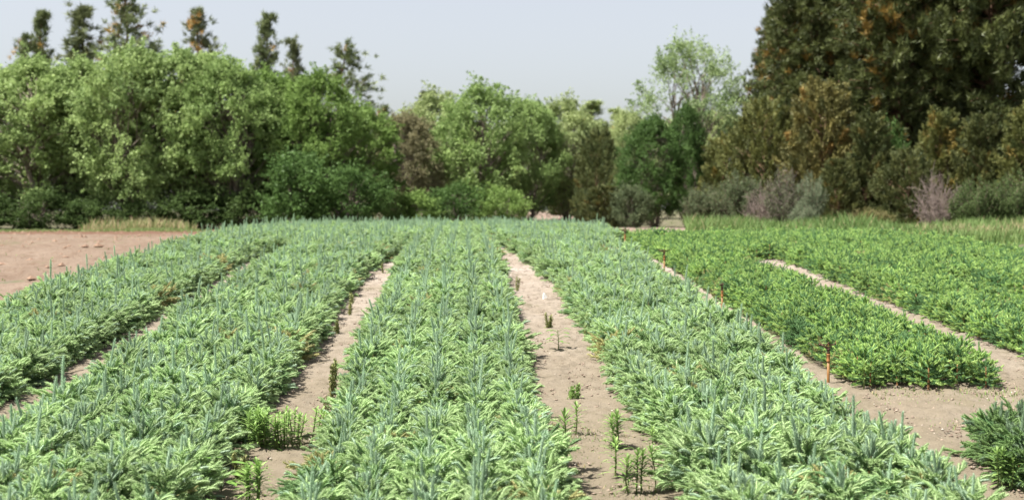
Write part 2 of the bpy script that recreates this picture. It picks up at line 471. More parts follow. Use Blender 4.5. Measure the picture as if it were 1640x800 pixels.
def scatter(name, coll, P, rot, scl, label):
    """one object of many like plants, nobody could count them"""
    me = bpy.data.meshes.new(name); me.vertices.add(len(P)); me.vertices.foreach_set('co', np.asarray(P, np.float32).ravel())
    a = me.attributes.new('rot', 'FLOAT_VECTOR', 'POINT'); a.data.foreach_set('vector', np.asarray(rot, np.float32).ravel())
    a = me.attributes.new('scl', 'FLOAT', 'POINT'); a.data.foreach_set('value', np.asarray(scl, np.float32))
    a = me.attributes.new('idx', 'INT', 'POINT'); a.data.foreach_set('value', rng.choice(NVAR, len(P), p=np.array(VARP) / sum(VARP)).astype(np.int32))
    me.update()
    o = mobj(name, me); tag(o, label, None, None, 'stuff')
    ng = bpy.data.node_groups.new(name, 'GeometryNodeTree')
    ng.interface.new_socket('Geometry', in_out='INPUT', socket_type='NodeSocketGeometry')
    ng.interface.new_socket('Geometry', in_out='OUTPUT', socket_type='NodeSocketGeometry')
    N, L = ng.nodes, ng.links
    gi, go = N.new('NodeGroupInput'), N.new('NodeGroupOutput')
    ci = N.new('GeometryNodeCollectionInfo'); ci.inputs['Collection'].default_value = coll
    ci.inputs['Separate Children'].default_value = True; ci.inputs['Reset Children'].default_value = True
    ip = N.new('GeometryNodeInstanceOnPoints'); ip.inputs['Pick Instance'].default_value = True
    def named(n, ty):
        k = N.new('GeometryNodeInputNamedAttribute'); k.data_type = ty; k.inputs['Name'].default_value = n
        return k.outputs['Attribute']
    L.new(gi.outputs[0], ip.inputs['Points']); L.new(ci.outputs[0], ip.inputs['Instance'])
    L.new(named('idx', 'INT'), ip.inputs['Instance Index'])
    er = N.new('FunctionNodeEulerToRotation'); L.new(named('rot', 'FLOAT_VECTOR'), er.inputs[0]); L.new(er.outputs[0], ip.inputs['Rotation'])
    L.new(named('scl', 'FLOAT'), ip.inputs['Scale'])
    L.new(ip.outputs[0], go.inputs[0])
    md = o.modifiers.new('scatter', 'NODES'); md.node_group = ng
    return o

for kind, name, label in (('blue', 'distant_blue_spruce_seedlings', 'dense mass of pale blue-green spruce seedlings filling the beds beyond the nearest ones'),
                          ('green', 'distant_green_spruce_seedlings', 'dense mass of bright green spruce seedlings filling the right beds beyond the nearest ones')):
    rest = [p for i, p in enumerate(plants) if p[0] == kind and i not in chosen]
    # one collection of shapes for all the rest
    P = [(p[3], p[4], Zg(p[3], p[4]) + .02) for p in rest]
    rot = [(rng.normal(0, .07), rng.normal(0, .07), rng.random() * 6.28) for p in rest]
    scatter(name, hidden[kind, 0], P, rot, [p[5] for p in rest], label)

# ------------------------------------------------------------------ trees
M_trunk = solid_mat('tree_bark', (.14, .11, .085), (.27, .23, .19), 9, .9, bump=.6)
M_pinebark = solid_mat('pine_bark', (.11, .065, .04), (.21, .125, .08), 8, .9, bump=.6)
M_greytwig = solid_mat('bare_twigs', (.184, .140, .120), (.248, .200, .176), 5, .9)
M_browntwig = solid_mat('brown_twigs', (.12, .09, .065), (.19, .145, .11), 5, .9)
M_leaf = leaf_mat('tree_leaves', (.62, .66, .62), (1.25, 1.2, 1.15), transl=.35, rough=.5, obj_color=True, spec=.1)
M_pine = leaf_mat('pine_needles', (.55, .60, .60), (1.25, 1.2, 1.05), (2.3, 1.25, .85), transl=.15, rough=.5, obj_color=True)
M_juni = leaf_mat('juniper_sprays', (.55, .62, .60), (1.35, 1.2, 1.0), (1.5, 1.0, .75), transl=.15, rough=.6, obj_color=True)

def leaves(mb, P, size, tint, up=0.3, droop=0.0, wr=.5, mat=0):
    """a diamond leaf at every point"""
    n = len(P)
    d = norm(rng.normal(0, 1, (n, 3)) + np.array([0, 0, -droop]))
    nr = norm(rng.normal(0, 1, (n, 3)) + np.array([0, 0, up * 3]))
    s = norm(np.cross(d, nr))
    l = size * rng.uniform(.7, 1.3, n)[:, None]
    v = np.stack([P - d * l * .5, P + s * l * wr * .5, P + d * l * .5, P - s * l * wr * .5], 1).reshape(-1, 3)
    i = np.arange(n) * 4
    t = np.concatenate([np.stack([i, i + 1, i + 2], 1), np.stack([i, i + 2, i + 3], 1)])
    mb.add(v, t, mat, np.repeat(np.clip(tint, 0, .99), 4))

def limb(mb, a, b, r0, r1, sag=0.0, n=5, k=5):
    a, b = np.asarray(a, float), np.asarray(b, float)
    s = np.linspace(0, 1, k)[:, None]
    p = a + (b - a) * s + rng.normal(0, .03, (k, 3)) * np.linalg.norm(b - a) * (s * (1 - s) * 4)
    p[:, 2] += sag * np.sin(s[:, 0] * math.pi) * np.linalg.norm(b - a)
    tube(mb, p, r0 + (r1 - r0) * s[:, 0], n, 0, .5, cap=False)
    return p

def deciduous(H=7.0, W=2.4, base=.08, n_clump=70, per=300, leaf=.17, clump=.55, stems=2, droop=.5, shell=.55, gap=None):
    tr, cr = MB(), MB()
    tops = []
    for s in range(stems):
        a = rng.random() * 6.28; l = rng.uniform(.1, .35) * W if stems > 1 else .1
        top = np.array([math.cos(a) * l * 1.6, math.sin(a) * l * 1.6, H * rng.uniform(.72, .86)])
        p = limb(tr, (math.cos(a) * .12 * (stems > 1), math.sin(a) * .12 * (stems > 1), -.1), top, H * .016 + .02, .03, 0, 8, 9)
        tops.append(p)
    prim = []
    lobes = [(rng.random() * 6.28, rng.uniform(.1, .75), rng.uniform(.7, 1.2)) for _ in range(7)]
    for i in range(n_clump):
        h = base + (1 - base) * rng.random() ** .85
        env = W * (math.sin(math.pi * min(1, (h * .92 + .08)) ** 1.3) ** .55) * (1.0 if h < .55 else 1.0 - .25 * (h - .55))
        a = rng.random() * 6.28
        bump = 1.0
        for la, lh, lr in lobes:
            w = math.exp(-((math.cos(a - la) - 1) * 2) ** 2 - ((h - lh) / .18) ** 2)
            bump += (lr - 1) * w
        rr = env * bump * (shell + (1 - shell) * rng.random()) ** .8 if rng.random() < .8 else env * rng.random()
        c = np.array([math.cos(a) * rr, math.sin(a) * rr, h * H])
        cl = clump * rng.uniform(.65, 1.3)
        src = tops[rng.integers(stems)]
        j = int(np.clip((h * .75 - rng.uniform(.02, .18)) * len(src) / .8, 0, len(src) - 2))
        limb(tr, src[j], c, .035 * H / 7, .008, .06, 4, 4)
        ct = np.clip(rng.normal(.45, .17), 0, .85)
        n = int(per * cl / clump * rng.uniform(.7, 1.2))
        # feathery sprays, each a thin arching line of leaves leaving the clump
        q = 12
        sub = c + rng.normal(0, .42, (q, 3)) * cl
        ax = norm(rng.normal(0, .7, (q, 3)) + np.array([math.cos(a) * .6, math.sin(a) * .6, .75]))
        ln = cl * rng.uniform(.5, 2.1, q)
        w = rng.integers(0, q, n); t = rng.random(n)
        P = sub[w] + ax[w] * (t * ln[w])[:, None] + rng.normal(0, .12, (n, 3)) * (1.15 - t)[:, None] * (cl / .5)
        P[:, 2] -= droop * .55 * (t * ln[w]) ** 2
        P = P[P[:, 2] > .12]
        leaves(cr, P, leaf, ct + rng.normal(0, .1, len(P)), .3, droop)
    return tr.mesh('trunk', [M_trunk], True), cr.mesh('crown', [M_leaf])

def pine(H=11.0, W=2.3, base=.25, whorl=16, per=6, open_=.0, tuft=.26, brown=.1, blades=26, asym=0.0, dens=3.2, spread=.17):
    tr, cr = MB(), MB()
    lean = np.array([rng.normal(0, .008), rng.normal(0, .008), 1])
    k = 12; s = np.linspace(0, 1, k)
    p = lean[None] * (s * H)[:, None]; p[:, :2] += rng.normal(0, .04, (k, 2)) * s[:, None] * 2
    p[0, 2] -= .15
    tube(tr, p, (.017 * H) * (1 - s * .9), 8, 0, .5, cap=False)
    for i in range(whorl):
        h = base + (1 - base) * (i + rng.uniform(-.3, .3)) / whorl
        h = min(max(h, .05), .985)
        prof = (1 - h) ** .62 * 1.15 if h > .45 else (.55 + .45 * h / .45) * .80
        for j in range(per):
            if rng.random() < open_: continue
            a = rng.random() * 6.28
            l = W * prof * rng.uniform(.55, 1.15) * (1 + asym * math.cos(a)) + .12
            b0 = np.array([np.interp(h * H, p[:, 2], p[:, q]) for q in range(3)])
            e = R(rng.uniform(-5, 35) + (25 if h > .85 else 0))
            end = b0 + sph(a, e) * l
            bp = limb(tr, b0, end, .012 * H * (1 - h) * .25 + .012, .006, .08, 4, 5)
            m = int(2 + l * dens); rusty = rng.random() < brown * 1.4
            for q in range(m):
                t = rng.uniform(.35, 1.0) if q else 1.0
                c = bp[0] * (1 - t) + bp[-1] * t + rng.normal(0, spread, 3) * (0.3 + t) * min(1, l)
                c[2] += .1
                ct = np.clip(rng.normal(.4, .2), 0, .85)
                if rusty and rng.random() < .7: ct = .97
                n = blades
                R_ = tuft * rng.uniform(.75, 1.25)
                d = norm(rng.normal(0, 1, (n, 3)) + norm(end - b0) * .9 + np.array([0, 0, .5]))
                sd = norm(np.cross(d, rng.normal(0, 1, (n, 3)))) * .022
                o0 = c + rng.normal(0, .05, (n, 3))
                v = np.stack([o0 - sd, o0 + sd, o0 + d * R_ * rng.uniform(.7, 1.2, n)[:, None]], 1).reshape(-1, 3)
                cr.add(v, np.arange(3 * n).reshape(-1, 3), 0, ct)
    return tr.mesh('trunk', [M_pinebark], True), cr.mesh('crown', [M_pine])

def juniper(H=5.0, W=1.7, n=260, brown=.06, blades=110, base=.02, sharp=.75, lob=.35):
    """dense cedar: up-swept feathery sprays over a ragged cone"""
    tr, cr = MB(), MB()
    limb(tr, (0, 0, -.1), (rng.normal(0, .1), rng.normal(0, .1), H * .93), .02 * H, .01, 0, 7, 8)
    lobes = [(rng.random() * 6.28, rng.uniform(.1, .8), rng.uniform(-lob, lob)) for _ in range(9)]
    for i in range(n):
        h = base + (1 - base) * rng.random() ** 1.25
        a = rng.random() * 6.28
        env = W * (1 - h) ** sharp * (1 if h > .12 else .8)
        for la, lh, lr in lobes:
            env *= 1 + lr * math.exp(-((math.cos(a - la) - 1) * 2) ** 2 - ((h - lh) / .15) ** 2)
        rr = env * (rng.uniform(.62, 1.08) if rng.random() < .85 else rng.random())
        c = np.array([math.cos(a) * rr, math.sin(a) * rr, h * H])
        if i % 6 == 0: limb(tr, (0, 0, max(.1, h * H - rr * .5)), c, .018, .006, .05, 4, 4)
        ct = np.clip(rng.normal(.42, .2), 0, .85)
        if rng.random() < brown: ct = .96
        d0 = norm(sph(a, .0) * rng.uniform(.4, 1.0) + UP * rng.uniform(.3, 1.1))
        L_ = rng.uniform(.35, .7) * (.6 + .4 * H / 5)
        m = blades
        t = rng.random(m)
        o0 = c + d0 * (t * L_)[:, None] + rng.normal(0, .11, (m, 3)) * (1.15 - t)[:, None]
        d = norm(d0 + rng.normal(0, .5, (m, 3)))
        sd = norm(np.cross(d, rng.normal(0, 1, (m, 3)))) * .026
        v = np.stack([o0 - sd, o0 + sd, o0 + d * rng.uniform(.1, .2, m)[:, None]], 1).reshape(-1, 3)
        v[:, 2] = np.maximum(v[:, 2], .02)
        cr.add(v, np.arange(3 * m).reshape(-1, 3), 0, np.clip(np.repeat(ct + rng.normal(0, .05, m), 3), 0, .86) if ct < .9 else ct)
    return tr.mesh('trunk', [M_pinebark], True), cr.mesh('crown', [M_juni])

def bare_shrub(H=2.2, W=1.3, n=90, leafy=0, tm=None):
    tm = tm or M_greytwig
    tr, cr = MB(), MB()
    for i in range(n):
        a = rng.random() * 6.28; rr = W * math.sqrt(rng.random()); h = H * (rng.uniform(.55, 1.0)) * (1 - .45 * (rr / W) ** 2)
        end = np.array([math.cos(a) * rr, math.sin(a) * rr, h])
        p = limb(tr, (math.cos(a) * .15 * rng.random(), math.sin(a) * .15 * rng.random(), -.05), end, .017, .006, .04, 3, 5)
        for j in range(9):
            t = rng.uniform(.25, 1); b = p[0] * (1 - t) + p[-1] * t
            e = b + norm(rng.normal(0, 1, 3) + norm(end) * 1.0 + UP * .5) * rng.uniform(.2, .5)
            limb(tr, b, e, .009, .004, 0, 3, 3)
            if leafy:
                P = b + (e - b) * rng.random((leafy, 1)) + rng.normal(0, .06, (leafy, 3))
                leaves(cr, P, .075, np.clip(rng.normal(.45, .2, leafy), 0, .85), .2, 0)
    if leafy:
        return tr.mesh('twigs', [tm], True), cr.mesh('foliage', [M_leaf])
    return tr.mesh('twigs', [tm], True), None

rng = np.random.default_rng(23)
DEC = [deciduous(7, 2.5, .14, 170, 320, .125, .42, 3, .8),
       deciduous(7, 2.2, .16, 165, 310, .115, .38, 3, 1.0),
       deciduous(7, 2.7, .12, 185, 320, .125, .43, 3, .7),
       deciduous(7, 2.0, .18, 150, 310, .115, .38, 4, .9)]
AIRY = deciduous(9, 3.1, .36, 75, 360, .12, .55, 4, .3, .45)
MID = [deciduous(7, 2.8, .12, 150, 320, .14, .48, 2, .5), deciduous(7, 2.5, .10, 150, 320, .13, .46, 3, .6)]
BUSH = [deciduous(2.5, 1.5, .02, 60, 240, .13, .42, 3, .1, .6), deciduous(2.5, 1.3, .02, 55, 230, .12, .40, 4, .1, .6)]
PIN = [pine(11, 1.35, .3, 22, 7, .2, .28, .08, 22, dens=4.6, spread=.3), pine(11, 1.25, .3, 26, 7, .15, .28, .05, 22, dens=4.6, spread=.3),
       pine(11, 1.9, .25, 24, 7, .2, .28, .05, 20, asym=.2, dens=4.4, spread=.34), pine(11, 1.9, .3, 19, 6, .2, .30, .10, 22, asym=.55, dens=4.4, spread=.3)]
BIGP = [pine(13, 3.7, .06, 34, 13, .0, .27, .07, 26, dens=5.2), pine(13, 3.4, .05, 36, 13, .0, .27, .09, 26, dens=5.2)]
JUN = [juniper(5, 2.0, 380, .04, sharp=.42, lob=.5), juniper(5, 1.8, 360, .05, sharp=.5, lob=.55), juniper(5, 2.2, 380, .015, sharp=.4, lob=.5), juniper(5, 1.7, 320, .16, sharp=.45, lob=.6)]
BARE = [bare_shrub(2.2, 1.2, 70), bare_shrub(2.2, 1.0, 70, 9)]
SILV = bare_shrub(2.2, 1.2, 55, 34, M_browntwig)

LIGHT = (.300, .405, .162); LIGHT2 = (.250, .355, .130); MIDG = (.190, .290, .085); DEEP = (.088, .158, .048); HAZE_TINT = (.330, .400, .185); SHADE_TINT = (.075, .120, .040)  # last two carry painted haze and painted treeline-foot shade in the leaf colour
PINEC = (.175, .215, .10); PINE2 = (.185, .215, .11); BROWNJ = (.20, .18, .10); OLIVE = (.145, .165, .056); OLIVE2 = (.185, .180, .070); DKOL = (.10, .12, .045)
SILVC = (.20, .245, .155); GREYG = (.125, .16, .085)

def plant(proto, name, cat, px, top, y, H0, col, label, w=1.0, group=None, rz=None):
    x = at(px, y)
    h = lum(px, top, y)
    s = h / H0
    o = empty(name, (x, y, Zg(x, y)), rng.random() * 6.28 if rz is None else rz, label, cat, group)
    o.scale = (s * w, s * w, s)
    mobj('twigs' if proto[0].name.startswith('twigs') else 'trunk', proto[0], o)
    if proto[1]:
        c = mobj('foliage' if proto[1].name.startswith('foliage') else 'crown', proto[1], o); c.color = (*col, 1)
    return o

GL = 'leafy trees of the left treeline'; GP = 'tall pines behind the left treeline'; GM = 'leafy trees across the field end'
GB = 'trees filling the woods behind'; GS = 'low shrubs under the left treeline'; GR = 'junipers under the right pines'
dec = lambda i, *a, **k: plant(DEC[i], 'leafy_tree', 'tree', *a[:3], 7.0, *a[3:], **k)
dec(0, -150, 118, 55, LIGHT2, 'bushy light green tree at the far left edge of the treeline', w=1.1, group=GL)
dec(1, -45, 116, 56, LIGHT2, 'mid green tree cut by the left picture edge, beneath the leftmost twin pine', w=1.2, group=GL)
dec(2, 50, 112, 54, LIGHT, 'light green tree first from the left, beneath the leftmost pine', w=1.15, group=GL)
dec(3, 135, 108, 55, LIGHT, 'pale green tree beneath the gap between the second and third pines', w=1.35, group=GL)
dec(0, 215, 92, 53, LIGHT, 'tallest pale green tree on the left, right under the biggest pine', w=1.0, group=GL)
dec(1, 300, 96, 54, LIGHT, 'feathery pale green tree beneath the fourth pine from the left', w=1.25, group=GL)
dec(2, 365, 112, 53, LIGHT2, 'light green tree with pale bare stems low in its crown, left treeline', w=.9, group=GL)
dec(3, 440, 124, 55, MIDG, 'mid green tree beneath the slender pine, beside a gap of sky', w=1.35, group=GL)
dec(0, 510, 128, 54, MIDG, 'dark shaded green tree beneath the small pale pine', w=.95, group=GL)
dec(1, 575, 180, 57, MIDG, 'lower green tree at the right end of the left treeline', w=1.3, group=GL)
bsh = lambda i, px, top, y, col, lab, w=1.0: plant(BUSH[i], 'shrub', 'shrub', px, top, y, 2.5, col, lab, w, GS)
bsh(0, 480, 262, 50, DEEP, 'vivid green bush, left of two at the foot of the dark treeline end', 1.0)
bsh(1, 555, 275, 50, DEEP, 'vivid green bush, right of two at the foot of the dark treeline end', 1.1)
bsh(1, 60, 311, 52, SHADE_TINT, 'shade-painted green bush at the foot of the light trees, left picture edge', 1.9)  # these low bushes stand for the shaded treeline foot; shade in their colour
bsh(0, 140, 326, 52, SHADE_TINT, 'shade-painted green bush below the second tall pine, behind the red soil', 1.9)
bsh(1, 225, 326, 52, SHADE_TINT, 'shade-painted green bush below the biggest tall pine, behind the red soil', 1.9)
bsh(0, 315, 316, 52, SHADE_TINT, 'shade-painted green bush below the fourth pine, beside the bed corner', 1.9)
bsh(1, 400, 316, 52, SHADE_TINT, 'shade-painted green bush below the slender pine and the sky gap', 1.9)
bsh(0, -30, 316, 52, SHADE_TINT, 'shade-painted green bush at the treeline foot, cut by the left edge', 1.9)
pn = lambda i, px, top, y, col, lab, w=1.0, rz=None: plant(PIN[i], 'pine_tree', 'pine tree', px, top, y, 11.0, col, lab, w, GP, rz)
pn(0, 42, 62, 68, PINEC, 'narrow dark pine, lower twin at the far left of the treeline', .85)
pn(1, 66, 28, 69, PINEC, 'narrow pine with rusty tip, first tall one from the left', .95)
pn(1, 128, 18, 68, PINE2, 'broad bushy pine with dark core, second tall one from the left', 1.3)
pn(2, 212, -12, 66, PINEC, 'tallest open pine with see-through crown, cut by the top edge', 1.15)
pn(0, 318, 20, 68, PINE2, 'medium pine with ragged side branch, fourth tall one from the left', 1.05)
pn(1, 425, 30, 68, PINEC, 'slender dense conical pine beside the gap of sky', .95)
pn(1, 474, 68, 76, PINE2, 'small faded pine between the slender pine and the lopsided one', .9)
pn(3, 548, 74, 66, PINEC, 'lopsided pine with open rusty branches reaching right', 1.25, 0.0)
mid = lambda i, *a, **k: plant(MID[i], 'leafy_tree', 'tree', *a[:3], 7.0, *a[3:], **k)
mid(1, 622, 205, 64, HAZE_TINT, 'haze-painted green tree next to the lopsided pine, across the field end', group=GM)  # distance haze put into the leaf colour, here and on others below
plant(MID[1], 'leafy_tree', 'tree', 650, 192, 60, 7.0, (.21, .20, .115), 'brownish sparse tree between the treeline end and the middle trees', .9)
mid(0, 700, 158, 66, HAZE_TINT, 'haze-painted leafy tree left of the broad middle tree', w=.95, group=GM)
mid(0, 775, 146, 61, LIGHT2, 'broad middle tree with visible forked trunk above the centre bed', w=1.0, group=GM)
mid(1, 845, 170, 64, LIGHT2, 'light green tree with bare leaning stem beside the sand opening', w=.9, group=GM)
mid(0, 905, 168, 66, HAZE_TINT, 'haze-painted light green tree above the sandy opening', w=.9, group=GM)
mid(1, 1005, 186, 70, HAZE_TINT, 'haze-painted green tree between the pale pine tops and the round dark tree', w=.8, group=GM)
plant(PIN[1], 'pine_tree', 'pine tree', 947, 165, 78, 11.0, HAZE_TINT, 'haze-painted broad pine top behind the trees above the sandy opening', 2.2)
plant(PIN[1], 'pine_tree', 'pine tree', 990, 176, 80, 11.0, HAZE_TINT, 'narrow haze-painted pine top beside the dark round green tree', 1.5)
plant(PIN[1], 'pine_tree', 'pine tree', 683, 150, 84, 11.0, PINE2, 'dark pine tip poking above the pale middle-left tree', 1.2)
plant(PIN[0], 'pine_tree', 'pine tree', 615, 172, 84, 11.0, PINE2, 'dark rounded pine tip just right of the lopsided pine', 1.3)
plant(JUN[1], 'juniper_tree', 'juniper', 915, 262, 74, 5.0, DKOL, 'low brown-green juniper behind the sandy opening, left one', 1.2)
plant(JUN[2], 'juniper_tree', 'juniper', 958, 215, 62, 5.0, (.12, .15, .06), 'tall dark conical juniper left of the round green tree', .65)
plant(JUN[0], 'juniper_tree', 'juniper', 968, 300, 54, 5.0, DKOL, 'low rusty juniper at the foot of the dark conical one', 1.6)
plant(DEC[2], 'leafy_tree', 'tree', 1048, 196, 56, 7.0, DEEP, 'dark green round tree beside the bare soil patch, under the airy tree', .9)
plant(DEC[0], 'leafy_tree', 'tree', 1098, 178, 59, 7.0, DEEP, 'dark green leafy tree wrapped round the trunk of the airy tree', .55)
plant(AIRY, 'leafy_tree', 'tree', 1106, 72, 62, 9.0, (.27, .36, .17), 'tall airy pale green tree with sky showing through, beside the big pines', .92)
plant(BUSH[1], 'shrub', 'shrub', 730, 300, 56, 2.5, DEEP, 'dark blue-green bush low beneath the broad middle tree', 1.3)
plant(BUSH[0], 'shrub', 'shrub', 655, 315, 55, 2.5, MIDG, 'mid green bush low beneath the brownish juniper', 1.6)
plant(BUSH[1], 'shrub', 'shrub', 800, 305, 56, 2.5, MIDG, 'green bush at the trunk of the broad middle tree, left of the sand', 1.3)
plant(BUSH[0], 'shrub', 'shrub', 1010, 306, 53, 2.5, GREYG, 'grey-green bush in front of the round dark green tree', .8)
# woods behind, one tree after another
k = 0
for px in range(-220, 1240, 105):
    y = 92 + (k % 3) * 5
    top = 186 + (k * 37) % 24 if px > 560 else 175 + (k * 37) % 40
    plant(MID[k % 2], 'leafy_tree', 'tree', px + (k * 53) % 40, top, y, 7.0, HAZE_TINT, 'haze-painted green tree of the woods standing behind the front trees', 1.25, GB)
    k += 1
# right side
big = lambda i, px, top, y, col, lab, w=1.0: plant(BIGP[i], 'pine_tree', 'big pine', px, top, y, 13.0, col, lab, w, 'big dark pines on the right')
PB = (.098, .118, .042)
big(0, 1300, -110, 56, PB, 'big dark pine at the left end of the right grove, against the sky', .95)
big(1, 1440, -260, 53, PB, 'big dark pine in the middle of the right grove, rust-spotted', .85)
big(0, 1590, -300, 52, PB, 'big dark pine near the right picture edge, rust-spotted top', .85)
big(1, 1760, -260, 52, PB, 'big dark pine beyond the right picture edge', .9)
big(0, 1370, -220, 60, PB, 'big dark pine behind the rust-spotted middle one', .9)
big(1, 1520, -300, 59, PB, 'big dark pine behind the two rust-spotted ones', .9)
big(1, 1235, 20, 62, PB, 'smaller dark pine behind the left end of the right grove', .8)
jn = lambda i, px, top, y, col, lab, w=1.0: plant(JUN[i], 'juniper_tree', 'juniper', px, top, y, 5.0, col, lab, w, GR)
jn(0, 1160, 225, 57, OLIVE, 'olive juniper at the left foot of the right grove, by the airy tree', .9)
jn(2, 1225, 170, 54, OLIVE, 'tall olive juniper under the left big pine', .75)
jn(0, 1315, 140, 52, OLIVE2, 'largest yellowish olive juniper in the middle of the grove front', .85)
jn(1, 1390, 190, 50, DKOL, 'dark olive juniper right of the largest yellowish one', .8)
jn(3, 1505, 185, 50, OLIVE, 'half-dead juniper with rusty orange sprays under the middle pine', .8)
jn(2, 1455, 245, 48, DKOL, 'dark green juniper left of the pinkish bare shrub', .9)
jn(1, 1570, 190, 49, DKOL, 'dark green juniper right of the rusty one', .75)
jn(0, 1650, 175, 48, OLIVE, 'olive juniper at the right picture edge', .8)
jn(2, 1740, 190, 47, OLIVE, 'olive juniper beyond the right picture edge', .9)
jn(1, 1340, 260, 49, DKOL, 'dark low juniper behind the silvery shrub', 1.0)
plant(BUSH[0], 'shrub', 'shrub', 1415, 225, 51, 2.5, DEEP, 'bright dark green leafy bush between two junipers in the grove', .5)
plant(SILV, 'bare_shrub', 'shrub', 1128, 290, 50, 2.2, GREYG, 'pinkish grey half-bare shrub by the soil patch', .9)
plant(SILV, 'leafy_shrub', 'shrub', 1180, 268, 48, 2.2, GREYG, 'grey-green shrub between the pinkish bare shrubs', .8)
plant(BARE[0], 'bare_shrub', 'shrub', 1222, 285, 45, 2.2, GREYG, 'leaning pinkish bare shrub at the edge of the tall grass', .75)
plant(BARE[1], 'bare_shrub', 'shrub', 1258, 258, 44.5, 2.2, (.13,.15,.09), 'grey twiggy shrub with sparse leaves, left of the silvery shrub', .75)
plant(SILV, 'leafy_shrub', 'shrub', 1298, 272, 44, 2.2, SILVC, 'silvery green shrub with bright pale foliage', .5)
plant(SILV, 'leafy_shrub', 'shrub', 1287, 322, 42.5, 2.2, SILVC, 'low silvery green bush at the foot of the silvery shrub', .9)
plant(SILV, 'leafy_shrub', 'shrub', 1390, 330, 43, 2.2, (.20, .19, .08), 'low yellowish green bush above the tall grass', 1.7)
plant(BARE[0], 'bare_shrub', 'shrub', 1500, 262, 43, 2.2, GREYG, 'tall pinkish bare shrub before the right grove', .75)
plant(SILV, 'bare_shrub', 'shrub', 1565, 278, 42, 2.2, (.10, .145, .055), 'dark grey-green twiggy shrub right of the tall pinkish one', .85)
plant(SILV, 'bare_shrub', 'shrub', 1630, 268, 42, 2.2, (.10, .145, .055), 'dark grey-green twiggy shrub at the right picture edge', .85)

# ------------------------------------------------------------------ rough grass
def blades(mb, P, h, w, tint, lean=.35):
    n = len(P)
    a = rng.random(n) * 6.28; dx = np.stack([np.cos(a), np.sin(a), np.zeros(n)], 1)
    b = rng.random(n) * 6.28; ld = np.stack([np.cos(b), np.sin(b), np.zeros(n)], 1)
    hh = (h * rng.uniform(.5, 1.2, n))[:, None]
    s = dx * w
    m = P + ld * hh * lean * .3 + UP * hh * .6; t = P + ld * hh * lean + UP * hh
    v = np.stack([P - s, P + s, m - s * .7, m + s * .7, t], 1).reshape(-1, 3)
    i = np.arange(n) * 5
    f = np.concatenate([np.stack([i, i + 1, i + 3], 1), np.stack([i, i + 3, i + 2], 1), np.stack([i + 2, i + 3, i + 4], 1)])
    mb.add(v, f, 0, np.repeat(tint, 5))
M_grass = leaf_mat('grass_blades', (.095, .175, .045), (.24, .32, .11), (.45, .37, .21), transl=.3, rough=.6)
def grass(name, n, fx, fy, h, w, tint, label, clump=.25, wedge=None):
    x = rng.uniform(*fx, n); y = rng.uniform(*fy, n)
    keep = (smooth_noise(x, y, .9, 21) + smooth_noise(x, y, 3, 22) * .6 + rng.normal(0, .12, n)) > -.5 + clump
    if wedge: keep &= x / y > wedge
    x, y = x[keep], y[keep]
    P = np.stack([x, y, zg(x, y) + .01], 1)
    mb = MB(); blades(mb, P, h * (1 + 1.3 * smooth_noise(x, y, .6, 5)), w, tint(x, y))
    o = mobj(name, mb.mesh(name, [M_grass])); tag(o, label, None, None, 'stuff')
tg = lambda lo, hi, tan: (lambda x, y: np.where(rng.random(len(x)) < tan, .97, np.clip(lo + (hi - lo) * rng.random(len(x)) + .3 * smooth_noise(x, y, .4, 9), 0, .86)))
grass('tall_grass', 42000, (5.0, 24), (33.5, 44), .40, .012, tg(.0, .5, .05), 'tall pale meadow grass before the shrubs on the right', .1, .157)
grass('rough_grass', 24000, (5.3, 18), (27.5, 35), .22, .012, tg(.0, .7, .03), 'rough dark green grass beyond the bright green beds', .1, .160)
grass('dry_grass', 2200, (11.5, 17), (33, 36.5), .42, .012, tg(.5, .9, .75), 'patch of tan dry grass at the foot of the right grove', .2, .300)
grass('field_edge_grass', 12000, (-30, -8), (43.2, 47), .10, .015, tg(.5, .95, .02), 'strip of pale green grass along the far edge of the bare field', .0)
grass('dry_grass', 1800, (-12.5, -9), (46.5, 48.5), .32, .014, tg(.6, .9, .6), 'dry tan grass at the foot of the left treeline', .3)
grass('sparse_field_weeds', 2600, (-14, -4.6), (12, 38), .05, .009, tg(.4, .9, .1), 'tiny sparse weeds sprouting on the bare field', .35)
grass('sparse_grass', 5200, (3.1, 4.9), (7.6, 10.9), .035, .004, tg(.3, .9, .15), 'short sparse grass on the bare crossing', .38)
grass('moss_grass', 3800, (-1.5, -.6), (5.4, 9.5), .03, .004, tg(.3, .9, .2), 'short sparse grass on the left path', .4)
grass('moss_grass', 3800, (.45, 1.2), (5.4, 10), .03, .004, tg(.3, .9, .2), 'short sparse grass on the right path', .4)
# clods and crumbs
def crumbs(name, n, fx, fy, r, mat, label, flat=.6, lift=.03):
    mb = MB()
    base = np.array([(1, 0, 0), (-1, 0, 0), (0, 1, 0), (0, -1, 0), (0, 0, 1), (0, 0, -1)], float)
    tri = np.array([(0, 2, 4), (2, 1, 4), (1, 3, 4), (3, 0, 4), (2, 0, 5), (1, 2, 5), (3, 1, 5), (0, 3, 5)])
    x = rng.uniform(*fx, n); y = rng.uniform(*fy, n); s = r * rng.uniform(.4, 1.0, n) ** 2
    v = base[None] * rng.uniform(.6, 1.3, (n, 6, 1)) * s[:, None, None] * np.array([1, 1, flat])
    v = v + np.stack([x, y, zg(x, y) + lift], 1)[:, None]
    f = tri[None] + (np.arange(n) * 6)[:, None, None]
    mb.add(v.reshape(-1, 3), f.reshape(-1, 3))
    o = mobj(name, mb.mesh(name, [mat])); tag(o, label, None, None, 'stuff')
M_clod = solid_mat('dark_clods', (.16, .10, .07), (.24, .16, .11), 12, .95)
M_peb = solid_mat('pale_pebbles', (.34, .29, .24), (.50, .45, .39), 12, .9)
M_crumb = solid_mat('soil_crumbs', (.14, .105, .08), (.28, .22, .17), 12, .95)
